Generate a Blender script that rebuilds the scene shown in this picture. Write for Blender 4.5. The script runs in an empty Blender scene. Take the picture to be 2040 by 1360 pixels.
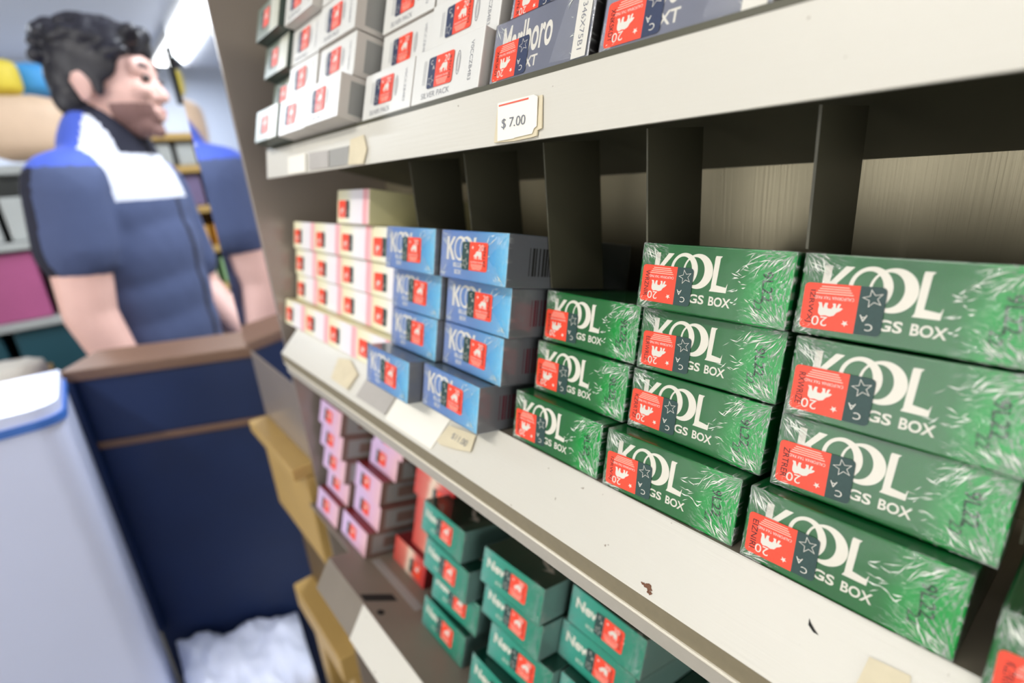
import bpy, bmesh, math, random
from mathutils import Matrix, Vector
random.seed(7)
sc = bpy.context.scene
COL = sc.collection
MM = 0.001

# ------------------------------------------------------------------ camera
# World: X runs along the shelves (towards the right end), Y runs into the shelves, Z is up.
# The origin is the point where the photographer holds the camera, 1.45 m above the floor.
cam_d = bpy.data.cameras.new('camera')
cam = bpy.data.objects.new('camera', cam_d); COL.objects.link(cam)
right = Vector((0.6414903, 0.7629980, -0.0795256))
down = Vector((0.1918057, -0.2599012, -0.9463942))
fwd = Vector((-0.7427656, 0.5918492, -0.3130715))
cam.matrix_world = Matrix(((right.x, -down.x, -fwd.x, 0), (right.y, -down.y, -fwd.y, 0),
                           (right.z, -down.z, -fwd.z, 0), (0, 0, 0, 1)))
cam_d.sensor_width = 36.0; cam_d.sensor_fit = 'HORIZONTAL'
cam_d.lens = 1030.4965 / 2040 * 36
cam_d.clip_start = 0.01; cam_d.clip_end = 50
cam_d.dof.use_dof = True; cam_d.dof.focus_distance = 0.185; cam_d.dof.aperture_fstop = 6.0
sc.camera = cam

# ------------------------------------------------------------------ view, world, lights
sc.view_settings.view_transform = 'Standard'; sc.view_settings.look = 'None'
sc.view_settings.exposure = 0.0; sc.view_settings.gamma = 1.0
sc.view_settings.use_curve_mapping = False
wd = bpy.data.worlds.new('world'); sc.world = wd; wd.use_nodes = True
wd.node_tree.nodes['Background'].inputs[0].default_value = (0.9, 0.93, 1, 1)
wd.node_tree.nodes['Background'].inputs[1].default_value = 0.4

FLOOR, CEIL = -1.45, 1.05
# ceiling strip lights: (x, y, length, watts, colour)
STRIPS = [(-0.15, -0.95, 1.25, 15, (1.0, 0.94, 0.84)),
          (-1.0, 0.70, 1.2, 32, (0.86, 0.92, 1.0)),
          (-3.90, -0.53, 2.4, 50, (0.84, 0.91, 1.0)),
          (-4.25, 0.88, 1.7, 30, (0.95, 0.97, 1.0))]
for x, y, L, wts, c in STRIPS:
    ld = bpy.data.lights.new('strip_lamp', 'AREA'); ld.shape = 'RECTANGLE'
    ld.size = L * 0.96; ld.size_y = 0.13; ld.energy = wts; ld.color = c
    lo = bpy.data.objects.new('strip_lamp', ld); COL.objects.link(lo)
    lo.location = (x, y, CEIL - 0.082)
# added area lights for two invented windows out of view, brightening the pack fronts
for x, y, z, w_, h_, e_, c, rot in ((-0.35, -2.27, -0.05, 1.9, 1.2, 15, (1.0, 0.97, 0.92), (math.radians(90), 0, 0)),
                                    (1.87, -0.55, 0.0, 1.3, 1.2, 7, (1.0, 0.96, 0.88), (math.radians(90), 0, math.radians(90)))):
    ld = bpy.data.lights.new('window_light', 'AREA'); ld.shape = 'RECTANGLE'; ld.size = w_; ld.size_y = h_
    ld.energy = e_; ld.color = c
    lo = bpy.data.objects.new('window_light', ld); COL.objects.link(lo); lo.location = (x, y, z); lo.rotation_euler = rot

# ------------------------------------------------------------------ materials
def nt(m): return m.node_tree.nodes, m.node_tree.links

def mat(name, col, rough=0.5, metal=0.0, var=0.08, scale=40, bump=0.0, spec=None, emit=0, coat=0):
    m = bpy.data.materials.new(name); m.use_nodes = True
    n, l = nt(m); b = n['Principled BSDF']
    b.inputs['Roughness'].default_value = rough; b.inputs['Metallic'].default_value = metal
    if spec is not None: b.inputs['Specular IOR Level'].default_value = spec
    if coat: b.inputs['Coat Weight'].default_value = coat; b.inputs['Coat Roughness'].default_value = 0.12
    tc = n.new('ShaderNodeTexCoord'); ns = n.new('ShaderNodeTexNoise')
    ns.inputs['Scale'].default_value = scale; ns.inputs['Detail'].default_value = 4
    l.new(tc.outputs['Object'], ns.inputs['Vector'])
    mx = n.new('ShaderNodeMix'); mx.data_type = 'RGBA'
    c0 = [max(0, v * (1 - var)) for v in col]; c1 = [min(1, v * (1 + var)) for v in col]
    mx.inputs[6].default_value = (*c0, 1); mx.inputs[7].default_value = (*c1, 1)
    l.new(ns.outputs['Fac'], mx.inputs[0]); l.new(mx.outputs[2], b.inputs['Base Color'])
    if bump:
        bp = n.new('ShaderNodeBump'); bp.inputs['Strength'].default_value = bump
        bp.inputs['Distance'].default_value = 0.0004
        l.new(ns.outputs['Fac'], bp.inputs['Height']); l.new(bp.outputs['Normal'], b.inputs['Normal'])
    if emit:
        b.inputs['Emission Color'].default_value = (*col, 1); b.inputs['Emission Strength'].default_value = emit
    return m

def s(r, g, b):
    f = lambda v: (v / 255 / 12.92) if v / 255 <= 0.04045 else ((v / 255 + 0.055) / 1.055) ** 2.4
    return (f(r), f(g), f(b))

def ramp_front(name, stops, axis='x', rough=0.3, size=0.0555, noise=0.12):
    """printed card with a printed colour ramp across the face (object space of the pack)"""
    m = bpy.data.materials.new(name); m.use_nodes = True
    n, l = nt(m); b = n['Principled BSDF']; b.inputs['Roughness'].default_value = rough
    tc = n.new('ShaderNodeTexCoord'); sp = n.new('ShaderNodeSeparateXYZ'); l.new(tc.outputs['Object'], sp.inputs[0])
    ns = n.new('ShaderNodeTexNoise'); ns.inputs['Scale'].default_value = 60; l.new(tc.outputs['Object'], ns.inputs['Vector'])
    dv = n.new('ShaderNodeMath'); dv.operation = 'DIVIDE'; dv.inputs[1].default_value = size
    l.new(sp.outputs[0 if axis == 'x' else 2], dv.inputs[0])
    sh = n.new('ShaderNodeMath'); sh.operation = 'MULTIPLY_ADD'; sh.inputs[1].default_value = noise; sh.inputs[2].default_value = -noise / 2
    l.new(ns.outputs['Fac'], sh.inputs[0])
    ad = n.new('ShaderNodeMath'); ad.operation = 'ADD'; l.new(dv.outputs[0], ad.inputs[0]); l.new(sh.outputs[0], ad.inputs[1])
    r = n.new('ShaderNodeValToRGB'); l.new(ad.outputs[0], r.inputs[0])
    e = r.color_ramp.elements
    while len(e) > 1: e.remove(e[-1])
    e[0].position = stops[0][0]; e[0].color = (*stops[0][1], 1)
    for p, c in stops[1:]:
        q = e.new(p); q.color = (*c, 1)
    l.new(r.outputs[0], b.inputs['Base Color'])
    return m

def film_material(name, base=0.06, strength=0.9, seed=0.0):
    """clear cellophane: transparent with a glossy, crinkled skin; the creases fan out of the four corners"""
    m = bpy.data.materials.new(name); m.use_nodes = True
    n, l = nt(m); n.remove(n['Principled BSDF']); out = n['Material Output']
    def M(op, a, b=None, c=None):
        q = n.new('ShaderNodeMath'); q.operation = op
        for i, v in enumerate((a, b, c)):
            if v is None: continue
            if isinstance(v, (int, float)): q.inputs[i].default_value = v
            else: l.new(v, q.inputs[i])
        return q.outputs[0]
    tc = n.new('ShaderNodeTexCoord'); sp = n.new('ShaderNodeSeparateXYZ'); l.new(tc.outputs['Object'], sp.inputs[0])
    oi = n.new('ShaderNodeObjectInfo')
    rnd = M('MULTIPLY', oi.outputs['Random'], 37.0)
    X = M('MULTIPLY', sp.outputs[0], 1000.0); Z = M('MULTIPLY', sp.outputs[2], 1000.0)
    total = None
    fm = n.new('ShaderNodeMapRange'); fm.inputs[1].default_value = 0.0; fm.inputs[2].default_value = 0.004
    fm.inputs[3].default_value = 1.0; fm.inputs[4].default_value = 0.12
    l.new(sp.outputs[1], fm.inputs[0]); front = fm.outputs[0]
    for i, (cx, cz) in enumerate(((0, 0), (0, 24.2), (55.5, 0), (55.5, 24.2))):
        dx = M('SUBTRACT', X, cx); dz = M('SUBTRACT', Z, cz)
        ang = M('ARCTAN2', dz, dx)
        r = M('POWER', M('ADD', M('MULTIPLY', dx, dx), M('MULTIPLY', dz, dz)), 0.5)
        cv = n.new('ShaderNodeCombineXYZ')
        l.new(M('MULTIPLY', ang, 13.0), cv.inputs[0]); l.new(M('MULTIPLY', r, 0.20), cv.inputs[1])
        l.new(M('ADD', rnd, i * 7.0 + seed), cv.inputs[2])
        ns = n.new('ShaderNodeTexNoise'); ns.inputs['Scale'].default_value = 1.0; ns.inputs['Detail'].default_value = 1.5
        l.new(cv.outputs[0], ns.inputs['Vector'])
        mask = n.new('ShaderNodeMapRange'); mask.interpolation_type = 'SMOOTHSTEP'
        mask.inputs[1].default_value = 2.0; mask.inputs[2].default_value = 14.0 if cx == 0 else 20.0
        mask.inputs[3].default_value = 1.0; mask.inputs[4].default_value = 0.0
        l.new(r, mask.inputs[0])
        ridge = M('POWER', M('SUBTRACT', 1.0, M('MINIMUM', M('MULTIPLY', M('ABSOLUTE', M('SUBTRACT', ns.outputs['Fac'], 0.5)), 16.0), 1.0)), 1.2)
        v = M('MULTIPLY', M('MULTIPLY', ridge, mask.outputs[0]), front)
        total = v if total is None else M('ADD', total, v)
    ns2 = n.new('ShaderNodeTexNoise'); ns2.inputs['Scale'].default_value = 70; l.new(tc.outputs['Object'], ns2.inputs['Vector'])
    hgt = M('ADD', M('MULTIPLY', total, 0.22), M('MULTIPLY', ns2.outputs['Fac'], 0.35))
    bp = n.new('ShaderNodeBump'); bp.inputs['Strength'].default_value = strength; bp.inputs['Distance'].default_value = 0.0012
    l.new(hgt, bp.inputs['Height'])
    gl = n.new('ShaderNodeBsdfGlossy'); gl.inputs['Roughness'].default_value = 0.14; gl.inputs[0].default_value = (1, 1, 1, 1)
    l.new(bp.outputs['Normal'], gl.inputs['Normal'])
    tr = n.new('ShaderNodeBsdfTransparent')
    fr = n.new('ShaderNodeFresnel'); fr.inputs[0].default_value = 1.5; l.new(bp.outputs['Normal'], fr.inputs['Normal'])
    fac = M('MINIMUM', M('ADD', M('MULTIPLY', fr.outputs[0], 0.75), M('ADD', M('MULTIPLY', M('MINIMUM', total, 1.0), 0.30 * strength), base - 0.03)), 0.8)
    mx = n.new('ShaderNodeMixShader'); l.new(fac, mx.inputs[0]); l.new(tr.outputs[0], mx.inputs[1]); l.new(gl.outputs[0], mx.inputs[2])
    # white mixed in along the creases stands in for their glints
    df = n.new('ShaderNodeBsdfDiffuse'); df.inputs[0].default_value = (0.95, 0.97, 0.92, 1)
    cr = M('MULTIPLY', M('POWER', M('MINIMUM', total, 1.0), 1.6), 0.8 * strength)
    m2 = n.new('ShaderNodeMixShader'); l.new(cr, m2.inputs[0]); l.new(mx.outputs[0], m2.inputs[1]); l.new(df.outputs[0], m2.inputs[2])
    l.new(m2.outputs[0], out.inputs['Surface'])
    return m

def haze_film(name, amount, col=(0.75, 0.8, 0.75)):
    """doubled film where the wrapper is folded over: slightly milky"""
    m = bpy.data.materials.new(name); m.use_nodes = True
    n, l = nt(m); n.remove(n['Principled BSDF']); out = n['Material Output']
    tr = n.new('ShaderNodeBsdfTransparent'); df = n.new('ShaderNodeBsdfDiffuse'); df.inputs[0].default_value = (*col, 1)
    ns = n.new('ShaderNodeTexNoise'); ns.inputs['Scale'].default_value = 220
    mr = n.new('ShaderNodeMapRange'); mr.inputs[3].default_value = amount * 0.6; mr.inputs[4].default_value = amount * 1.4
    l.new(ns.outputs['Fac'], mr.inputs[0])
    mx = n.new('ShaderNodeMixShader'); l.new(mr.outputs[0], mx.inputs[0])
    l.new(tr.outputs[0], mx.inputs[1]); l.new(df.outputs[0], mx.inputs[2]); l.new(mx.outputs[0], out.inputs['Surface'])
    return m

M = {}
M['stamp_red'] = mat('stamp_red', s(246, 72, 44), 0.45, var=0.16, scale=900)
M['stamp_dark'] = mat('stamp_dark', s(36, 66, 62), 0.5, var=0.25, scale=900)
M['stamp_navy'] = mat('stamp_navy', s(40, 52, 82), 0.5, var=0.2, scale=900)
M['ink_white'] = mat('ink_white', s(218, 214, 202), 0.4, var=0.03)
M['ink_pink'] = mat('ink_pink', s(255, 190, 170), 0.4, var=0.05)
M['ink_black'] = mat('ink_black', s(40, 24, 24), 0.5)
M['ink_grey'] = mat('ink_grey', s(120, 122, 128), 0.5)
M['ink_green'] = mat('ink_green', s(8, 62, 34), 0.5)
M['green_side'] = mat('green_side', s(16, 120, 58), 0.35)
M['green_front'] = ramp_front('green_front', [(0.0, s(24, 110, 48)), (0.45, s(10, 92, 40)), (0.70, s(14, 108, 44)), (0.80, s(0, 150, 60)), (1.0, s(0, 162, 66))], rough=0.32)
M['blue_front'] = ramp_front('blue_front', [(0, s(92, 124, 186)), (0.5, s(78, 126, 182)), (0.8, s(84, 158, 204)), (1, s(110, 190, 222))])
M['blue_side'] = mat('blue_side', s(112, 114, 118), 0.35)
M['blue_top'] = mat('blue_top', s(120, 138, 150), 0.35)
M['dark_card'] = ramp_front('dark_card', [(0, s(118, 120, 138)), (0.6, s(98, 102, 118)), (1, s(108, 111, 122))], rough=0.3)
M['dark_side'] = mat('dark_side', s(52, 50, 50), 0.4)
M['white_card'] = mat('white_card', s(218, 217, 211), 0.35, var=0.02)
M['white_side'] = mat('white_side', s(196, 190, 182), 0.4, var=0.05)
M['olive_card'] = ramp_front('olive_card', [(0, s(104, 116, 104)), (0.55, s(120, 130, 116)), (0.7, s(205, 205, 190)), (1, s(190, 190, 172))], rough=0.35)
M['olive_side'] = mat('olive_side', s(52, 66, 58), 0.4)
M['cream_card'] = ramp_front('cream_card', [(0, s(236, 228, 186)), (0.3, s(240, 236, 208)), (0.5, s(240, 236, 236)), (0.78, s(238, 230, 236)), (0.86, s(242, 160, 168)), (1, s(240, 205, 200))], noise=0.05, rough=0.35)
M['cream_side'] = mat('cream_side', s(226, 220, 172), 0.4, var=0.04)
M['rose_card'] = ramp_front('rose_card', [(0, s(214, 186, 224)), (0.3, s(206, 178, 214)), (0.7, s(220, 176, 200)), (1, s(224, 180, 186))], noise=0.2, rough=0.35)
M['red_card'] = ramp_front('red_card', [(0, s(200, 70, 62)), (0.35, s(214, 120, 104)), (0.5, s(232, 214, 190)), (0.7, s(206, 92, 84)), (1, s(190, 50, 50))], noise=0.1, rough=0.35)
M['maroon'] = mat('maroon', s(120, 30, 34), 0.4)
M['rose_side'] = mat('rose_side', s(120, 96, 86), 0.45)
M['teal_front'] = ramp_front('teal_front', [(0, s(74, 160, 146)), (0.4, s(34, 146, 124)), (1, s(10, 132, 104))], rough=0.3)
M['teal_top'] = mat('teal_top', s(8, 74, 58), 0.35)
M['teal_side'] = mat('teal_side', s(112, 146, 138), 0.4)
M['film'] = film_material('film', 0.01, 1.0)
M['film_smooth'] = film_material('film_smooth', 0.03, 0.35, 3.0)
M['haze'] = haze_film('haze', 0.02)
M['crease'] = mat('crease', (0.82, 0.86, 0.76), 0.25, var=0.1)  # whitish colour painted as glints on the creases of the film
M['haze_blue'] = haze_film('haze_blue', 0.07, (0.85, 0.88, 0.95))
M['haze_grey'] = haze_film('haze_grey', 0.08, (0.8, 0.82, 0.9))
M['barcode_card'] = mat('barcode_card', s(142, 142, 138), 0.45)
M['bar_red'] = mat('bar_red', s(96, 40, 50), 0.5)

def painted_metal(name, col, rough=0.38):
    m = mat(name, col, rough, 0.0, var=0.03, scale=6)
    n, l = nt(m); b = n['Principled BSDF']
    tc = n.new('ShaderNodeTexCoord'); mp = n.new('ShaderNodeMapping'); mp.inputs['Scale'].default_value = (18, 700, 700)
    l.new(tc.outputs['Object'], mp.inputs[0]); ns = n.new('ShaderNodeTexNoise'); ns.inputs['Scale'].default_value = 1.2; ns.inputs['Detail'].default_value = 3
    l.new(mp.outputs[0], ns.inputs['Vector'])
    bp = n.new('ShaderNodeBump'); bp.inputs['Strength'].default_value = 0.25; bp.inputs['Distance'].default_value = 0.0003
    l.new(ns.outputs['Fac'], bp.inputs['Height']); l.new(bp.outputs['Normal'], b.inputs['Normal'])
    # sparse dirt specks
    vs = n.new('ShaderNodeTexNoise'); vs.inputs['Scale'].default_value = 260; l.new(tc.outputs['Object'], vs.inputs['Vector'])
    rp = n.new('ShaderNodeValToRGB'); rp.color_ramp.elements[0].position = 0.74; rp.color_ramp.elements[1].position = 0.80
    l.new(vs.outputs['Fac'], rp.inputs[0])
    old = b.inputs['Base Color'].links[0].from_socket
    mx = n.new('ShaderNodeMix'); mx.data_type = 'RGBA'; l.new(rp.outputs[0], mx.inputs[0]); l.new(old, mx.inputs[6])
    mx.inputs[7].default_value = (*s(120, 104, 84), 1); l.new(mx.outputs[2], b.inputs['Base Color'])
    return m
M['fascia'] = painted_metal('fascia', s(208, 204, 192))
M['lip_brown'] = mat('lip_brown', s(126, 116, 92), 0.5, var=0.12, scale=300)
M['lip_grey'] = mat('lip_grey', s(166, 160, 148), 0.45, var=0.08, scale=200)
M['lip_edge'] = mat('lip_edge', s(225, 218, 200), 0.4, var=0.15, scale=500)  # pale tone painted as the bead catching light
M['tray'] = mat('tray', s(142, 132, 116), 0.45, 0.3, var=0.1, scale=30)
M['tray_low'] = mat('tray_low', s(128, 118, 104), 0.5, 0.1, var=0.12, scale=25)
M['dark_metal'] = mat('dark_metal', s(80, 78, 62), 0.45, 0.1, var=0.15, scale=25)
M['dark_hole'] = mat('dark_hole', s(22, 22, 16), 0.8)
def brushed(name, col):
    m = mat(name, col, 0.42, 0.7, var=0.06, scale=4)
    n, l = nt(m); b = n['Principled BSDF']
    tc = n.new('ShaderNodeTexCoord'); mp = n.new('ShaderNodeMapping'); mp.inputs['Scale'].default_value = (900, 900, 12)
    l.new(tc.outputs['Object'], mp.inputs[0]); ns = n.new('ShaderNodeTexNoise'); ns.inputs['Scale'].default_value = 1
    l.new(mp.outputs[0], ns.inputs['Vector'])
    bp = n.new('ShaderNodeBump'); bp.inputs['Strength'].default_value = 0.3; bp.inputs['Distance'].default_value = 0.0004
    l.new(ns.outputs['Fac'], bp.inputs['Height']); l.new(bp.outputs['Normal'], b.inputs['Normal'])
    return m
M['back_metal'] = brushed('back_metal', s(158, 149, 124))
M['end_panel'] = mat('end_panel', s(150, 140, 132), 0.25, 0.25, var=0.08, scale=12)
M['mirror'] = mat('mirror', (0.86, 0.87, 0.9), 0.04, 1.0, var=0.02, scale=5)
M['wood'] = mat('wood', s(178, 146, 84), 0.55, var=0.18, scale=14)
M['wood_dark'] = mat('wood_dark', s(96, 76, 44), 0.6, var=0.2, scale=14)
M['paper'] = mat('paper', s(238, 234, 222), 0.7, var=0.03, scale=80)
M['paper_old'] = mat('paper_old', s(214, 202, 172), 0.75, var=0.1, scale=120)
M['paper_grey'] = mat('paper_grey', s(150, 148, 142), 0.6, var=0.06, scale=120)
M['red_line'] = mat('red_line', s(226, 96, 74), 0.6)
M['plate_grey'] = mat('plate_grey', s(172, 166, 158), 0.5, var=0.06, scale=120)
M['rust'] = mat('rust', s(112, 74, 52), 0.8, var=0.4, scale=900)
M['navy_panel'] = mat('navy_panel', s(12, 34, 74), 0.5, var=0.25, scale=8)
M['brown_trim'] = mat('brown_trim', s(112, 84, 66), 0.5)
M['white_gloss'] = mat('white_gloss', s(208, 216, 244), 0.3, var=0.04, scale=4)
M['blue_stripe'] = mat('blue_stripe', s(58, 108, 190), 0.4)
M['wall'] = mat('wall', s(184, 192, 208), 0.8, var=0.04, scale=3)
M['wall_warm'] = mat('wall_warm', s(196, 192, 182), 0.8, var=0.05, scale=3)
M['ceiling'] = mat('ceiling', s(198, 205, 222), 0.85, var=0.03, scale=3)
M['floor'] = mat('floor', s(132, 128, 122), 0.5, var=0.12, scale=6)
M['plastic_bag'] = mat('plastic_bag', s(214, 220, 240), 0.3, var=0.12, scale=20, bump=1)
M['skin'] = mat('skin', s(228, 184, 172), 0.5, var=0.06, scale=30)
M['stubble'] = mat('stubble', s(142, 108, 102), 0.6, var=0.1, scale=300)
M['lips'] = mat('lips', s(196, 120, 118), 0.45)
M['eye'] = mat('eye', s(50, 36, 32), 0.3)
M['hair'] = mat('hair', s(30, 29, 38), 0.42, var=0.4, scale=60, bump=0.8)
M['navy_cloth'] = mat('navy_cloth', s(72, 84, 120), 0.85, var=0.1, scale=20)
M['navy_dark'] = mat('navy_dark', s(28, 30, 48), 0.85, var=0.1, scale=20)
M['white_cloth'] = mat('white_cloth', s(226, 230, 244), 0.8, var=0.03, scale=20)
M['blue_cloth'] = mat('blue_cloth', s(72, 96, 196), 0.8, var=0.06, scale=20)

# ------------------------------------------------------------------ object helpers
def tag(o, label=None, cat=None, group=None, kind=None):
    if label: o['label'] = label
    if cat: o['category'] = cat
    if group: o['group'] = group
    if kind: o['kind'] = kind
    return o

def thing(name, label, cat, loc=(0, 0, 0), group=None):
    o = bpy.data.objects.new(name, None); COL.objects.link(o); o.location = loc
    o.empty_display_size = 0.02
    return tag(o, label, cat, group)

def obj(name, bm, mats, parent=None, smooth=False, recalc=True):
    me = bpy.data.meshes.new(name)
    if recalc: bmesh.ops.recalc_face_normals(bm, faces=bm.faces)
    bm.to_mesh(me); bm.free()
    for m in (mats if isinstance(mats, (list, tuple)) else [mats]): me.materials.append(M[m] if isinstance(m, str) else m)
    if smooth:
        for p in me.polygons: p.use_smooth = True
    o = bpy.data.objects.new(name, me); COL.objects.link(o)
    if parent: o.parent = parent
    return o

def box(bm, x0, x1, y0, y1, z0, z1, mi=0, bev=0.0):
    r = bmesh.ops.create_cube(bm, size=1)
    vs = r['verts']
    for v in vs:
        v.co = Vector((x0 if v.co.x < 0 else x1, y0 if v.co.y < 0 else y1, z0 if v.co.z < 0 else z1))
    fs = set(f for v in vs for f in v.link_faces)
    for f in fs: f.material_index = mi
    if bev:
        es = list(set(e for v in vs for e in v.link_edges))
        bmesh.ops.bevel(bm, geom=es, offset=bev, segments=2, profile=0.6, affect='EDGES')
    return vs

def prism(bm, prof, x0, x1, mi=0):
    """closed profile of (y, z) swept along X"""
    a = [bm.verts.new((x0, y, z)) for y, z in prof]; b = [bm.verts.new((x1, y, z)) for y, z in prof]
    n = len(prof)
    fs = [bm.faces.new(a), bm.faces.new(b[::-1])]
    for i in range(n): fs.append(bm.faces.new((a[i], b[i], b[(i + 1) % n], a[(i + 1) % n])))
    for f in fs: f.material_index = mi

# flat artwork on a pack front: u to the right, v up, in mm; y is the layer (mm in front of the face)
def poly(bm, pts, y, mi=0):
    f = bm.faces.new([bm.verts.new((u * MM, -y * MM, v * MM)) for u, v in pts]); f.material_index = mi
    f.normal_update()
    if f.normal.y > 0: f.normal_flip()
    return f

def rrect(u0, v0, u1, v1, r=0.0, corners=(1, 1, 1, 1)):
    pts = []
    for i, (cx, cy, a0) in enumerate(((u1 - r, v1 - r, 0), (u0 + r, v1 - r, 90), (u0 + r, v0 + r, 180), (u1 - r, v0 + r, 270))):
        if r and corners[i]:
            for k in range(5):
                a = math.radians(a0 + k * 22.5); pts.append((cx + r * math.cos(a), cy + r * math.sin(a)))
        else:
            sx = r if i in (0, 3) else -r; sy = r if i in (0, 1) else -r
            pts.append((cx + sx, cy + sy))
    return pts

TEXT = {}
def text_mesh(t, bold=0.0):
    k = (t, bold)
    if k not in TEXT:
        c = bpy.data.curves.new('t', 'FONT'); c.body = t; c.size = 1; c.offset = bold; c.resolution_u = 4
        o = bpy.data.objects.new('t', c); COL.objects.link(o)
        dg = bpy.context.evaluated_depsgraph_get(); dg.update()
        me = o.evaluated_get(dg).to_mesh()
        TEXT[k] = ([(v.co.x, v.co.y) for v in me.vertices], [tuple(p.vertices) for p in me.polygons])
        o.evaluated_get(dg).to_mesh_clear()
        bpy.data.objects.remove(o); bpy.data.curves.remove(c)
    return TEXT[k]

def text(bm, t, u, v, w, h, y, mi=0, rot=0, bold=0.0, shear=0.0):
    """text filling a box w x h mm whose lower-left corner (before rotation about the box centre) is u, v"""
    vs, fs = text_mesh(t, bold)
    xs = [p[0] for p in vs]; ys = [p[1] for p in vs]
    x0, x1, y0, y1 = min(xs), max(xs), min(ys), max(ys)
    c, sn = math.cos(math.radians(rot)), math.sin(math.radians(rot)); cu, cv = u + w / 2, v + h / 2
    bv = []
    for px, py in vs:
        a = (px - x0) / (x1 - x0) * w - w / 2; b = (py - y0) / (y1 - y0) * h - h / 2; a += shear * b
        bv.append(bm.verts.new(((cu + a * c - b * sn) * MM, -y * MM, (cv + a * sn + b * c) * MM)))
    for f in fs:
        try: q = bm.faces.new([bv[i] for i in f])
        except ValueError: continue
        q.material_index = mi; q.normal_update()
        if q.normal.y > 0: q.normal_flip()

def ring(bm, cu, cv, ru, rv, iu, iv, du, y, mi=0, dv=0):
    n = 40
    for k in range(n):
        a, b = 2 * math.pi * k / n, 2 * math.pi * (k + 1) / n
        P = lambda t: (cu + ru * math.cos(t), cv + rv * math.sin(t)); Q = lambda t: (cu + du + iu * math.cos(t), cv + dv + iv * math.sin(t))
        poly(bm, [P(a), P(b), Q(b), Q(a)], y, mi)

BEAR = [(0, 1.0), (.5, 1.5), (1.2, 1.9), (1.7, 2.6), (2.6, 2.9), (3.6, 2.7), (4.6, 2.9), (5.2, 2.4), (5.3, 1.6), (5.2, .6), (5.5, 0), (4.7, 0), (4.4, .9), (4.2, 1.2), (4.1, .5), (3.9, 0), (3.3, 0), (3.4, .7), (3.2, 1.2), (2.4, 1.2), (2.1, .6), (2.3, 0), (1.6, 0), (1.5, .8), (1.3, 1.0), (1.2, .4), (1.0, 0), (.5, 0), (.8, .9), (.3, .8)]
def star(cx, cy, r, rot=90):
    return [(cx + (r if i % 2 == 0 else r * .42) * math.cos(math.radians(rot + 36 * i)), cy + (r if i % 2 == 0 else r * .42) * math.sin(math.radians(rot + 36 * i))) for i in range(10)]

STAMP_MATS = ['stamp_red', 'stamp_dark', 'ink_white', 'ink_pink', 'ink_black', 'stamp_navy']
def stamp_mesh(code, dark=1, detail=True):
    """a tax stamp 19.5 x 12.6 mm, upright, its lower left corner at 0,0; dark half on the left"""
    bm = bmesh.new()
    poly(bm, rrect(0, 0, 6.0, 12.6, 1.2, (0, 1, 1, 0)), 0, dark)
    poly(bm, rrect(6.0, 0, 19.5, 12.6, 1.2, (1, 0, 0, 1)), 0, 0)
    y = 0.05
    bears = [(9.3 + a * 1.12, 5.2 + b * 1.25) for a, b in BEAR]
    poly(bm, bears, y, 2)
    text(bm, '20', 12.6, 9.0, 3.9, 2.6, y, 2, rot=0)
    poly(bm, star(8.3, 10.2, 0.9), y, 2)
    if detail:
        text(bm, 'CALIFORNIA TAX PAID', 7.0, 3.4, 9.6, 0.85, y, 2)
        for i in range(4): poly(bm, [(7.3 + i * .4, 2.8 - i * .62), (16.4 - i * .4, 2.8 - i * .62), (16.4 - i * .4, 2.55 - i * .62), (7.3 + i * .4, 2.55 - i * .62)], y, 3)
        text(bm, code, 12.9, 5.6, 9.0, 1.7, y + .02, 4, rot=90)
        text(bm, 'C', 1.9, 9.6, 1.7, 1.8, y, 2); text(bm, 'A', 3.4, 7.4, 1.8, 1.7, y, 2)
        o1, o2 = star(2.8, 3.0, 2.5, 70), star(2.8, 3.0, 2.1, 70)
        for i in range(10):
            j = (i + 1) % 10; poly(bm, [o1[i], o1[j], o2[j], o2[i]], y, 2)
    else:
        text(bm, 'CA', 1.4, 7.2, 2.8, 2.4, y, 2)
    me = bpy.data.meshes.new('tax_stamp'); bm.to_mesh(me); bm.free()
    for m in STAMP_MATS: me.materials.append(M[m])
    return me

STAMPS = [stamp_mesh(c) for c in ('EIZNIRI', 'ZRTRER', 'RXWRIZE', 'IZRWXJ', 'KZRRTZI', 'ELRWRLZ', 'WRZNIR')]
STAMPS_N = [stamp_mesh(c, 5) for c in ('DUVN-R', 'XNKSKDT')]
STAMP_SMALL = stamp_mesh('', 1, False)

W, H, D = 55.5, 24.2, 87.0
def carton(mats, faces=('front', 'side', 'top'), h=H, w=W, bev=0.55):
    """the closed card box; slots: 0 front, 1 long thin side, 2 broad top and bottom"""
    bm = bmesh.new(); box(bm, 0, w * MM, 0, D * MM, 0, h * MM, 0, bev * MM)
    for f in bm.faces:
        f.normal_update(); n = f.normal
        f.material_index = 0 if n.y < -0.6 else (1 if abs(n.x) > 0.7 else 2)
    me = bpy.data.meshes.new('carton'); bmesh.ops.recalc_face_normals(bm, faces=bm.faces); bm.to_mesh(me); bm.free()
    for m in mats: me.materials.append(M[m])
    return me

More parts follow.
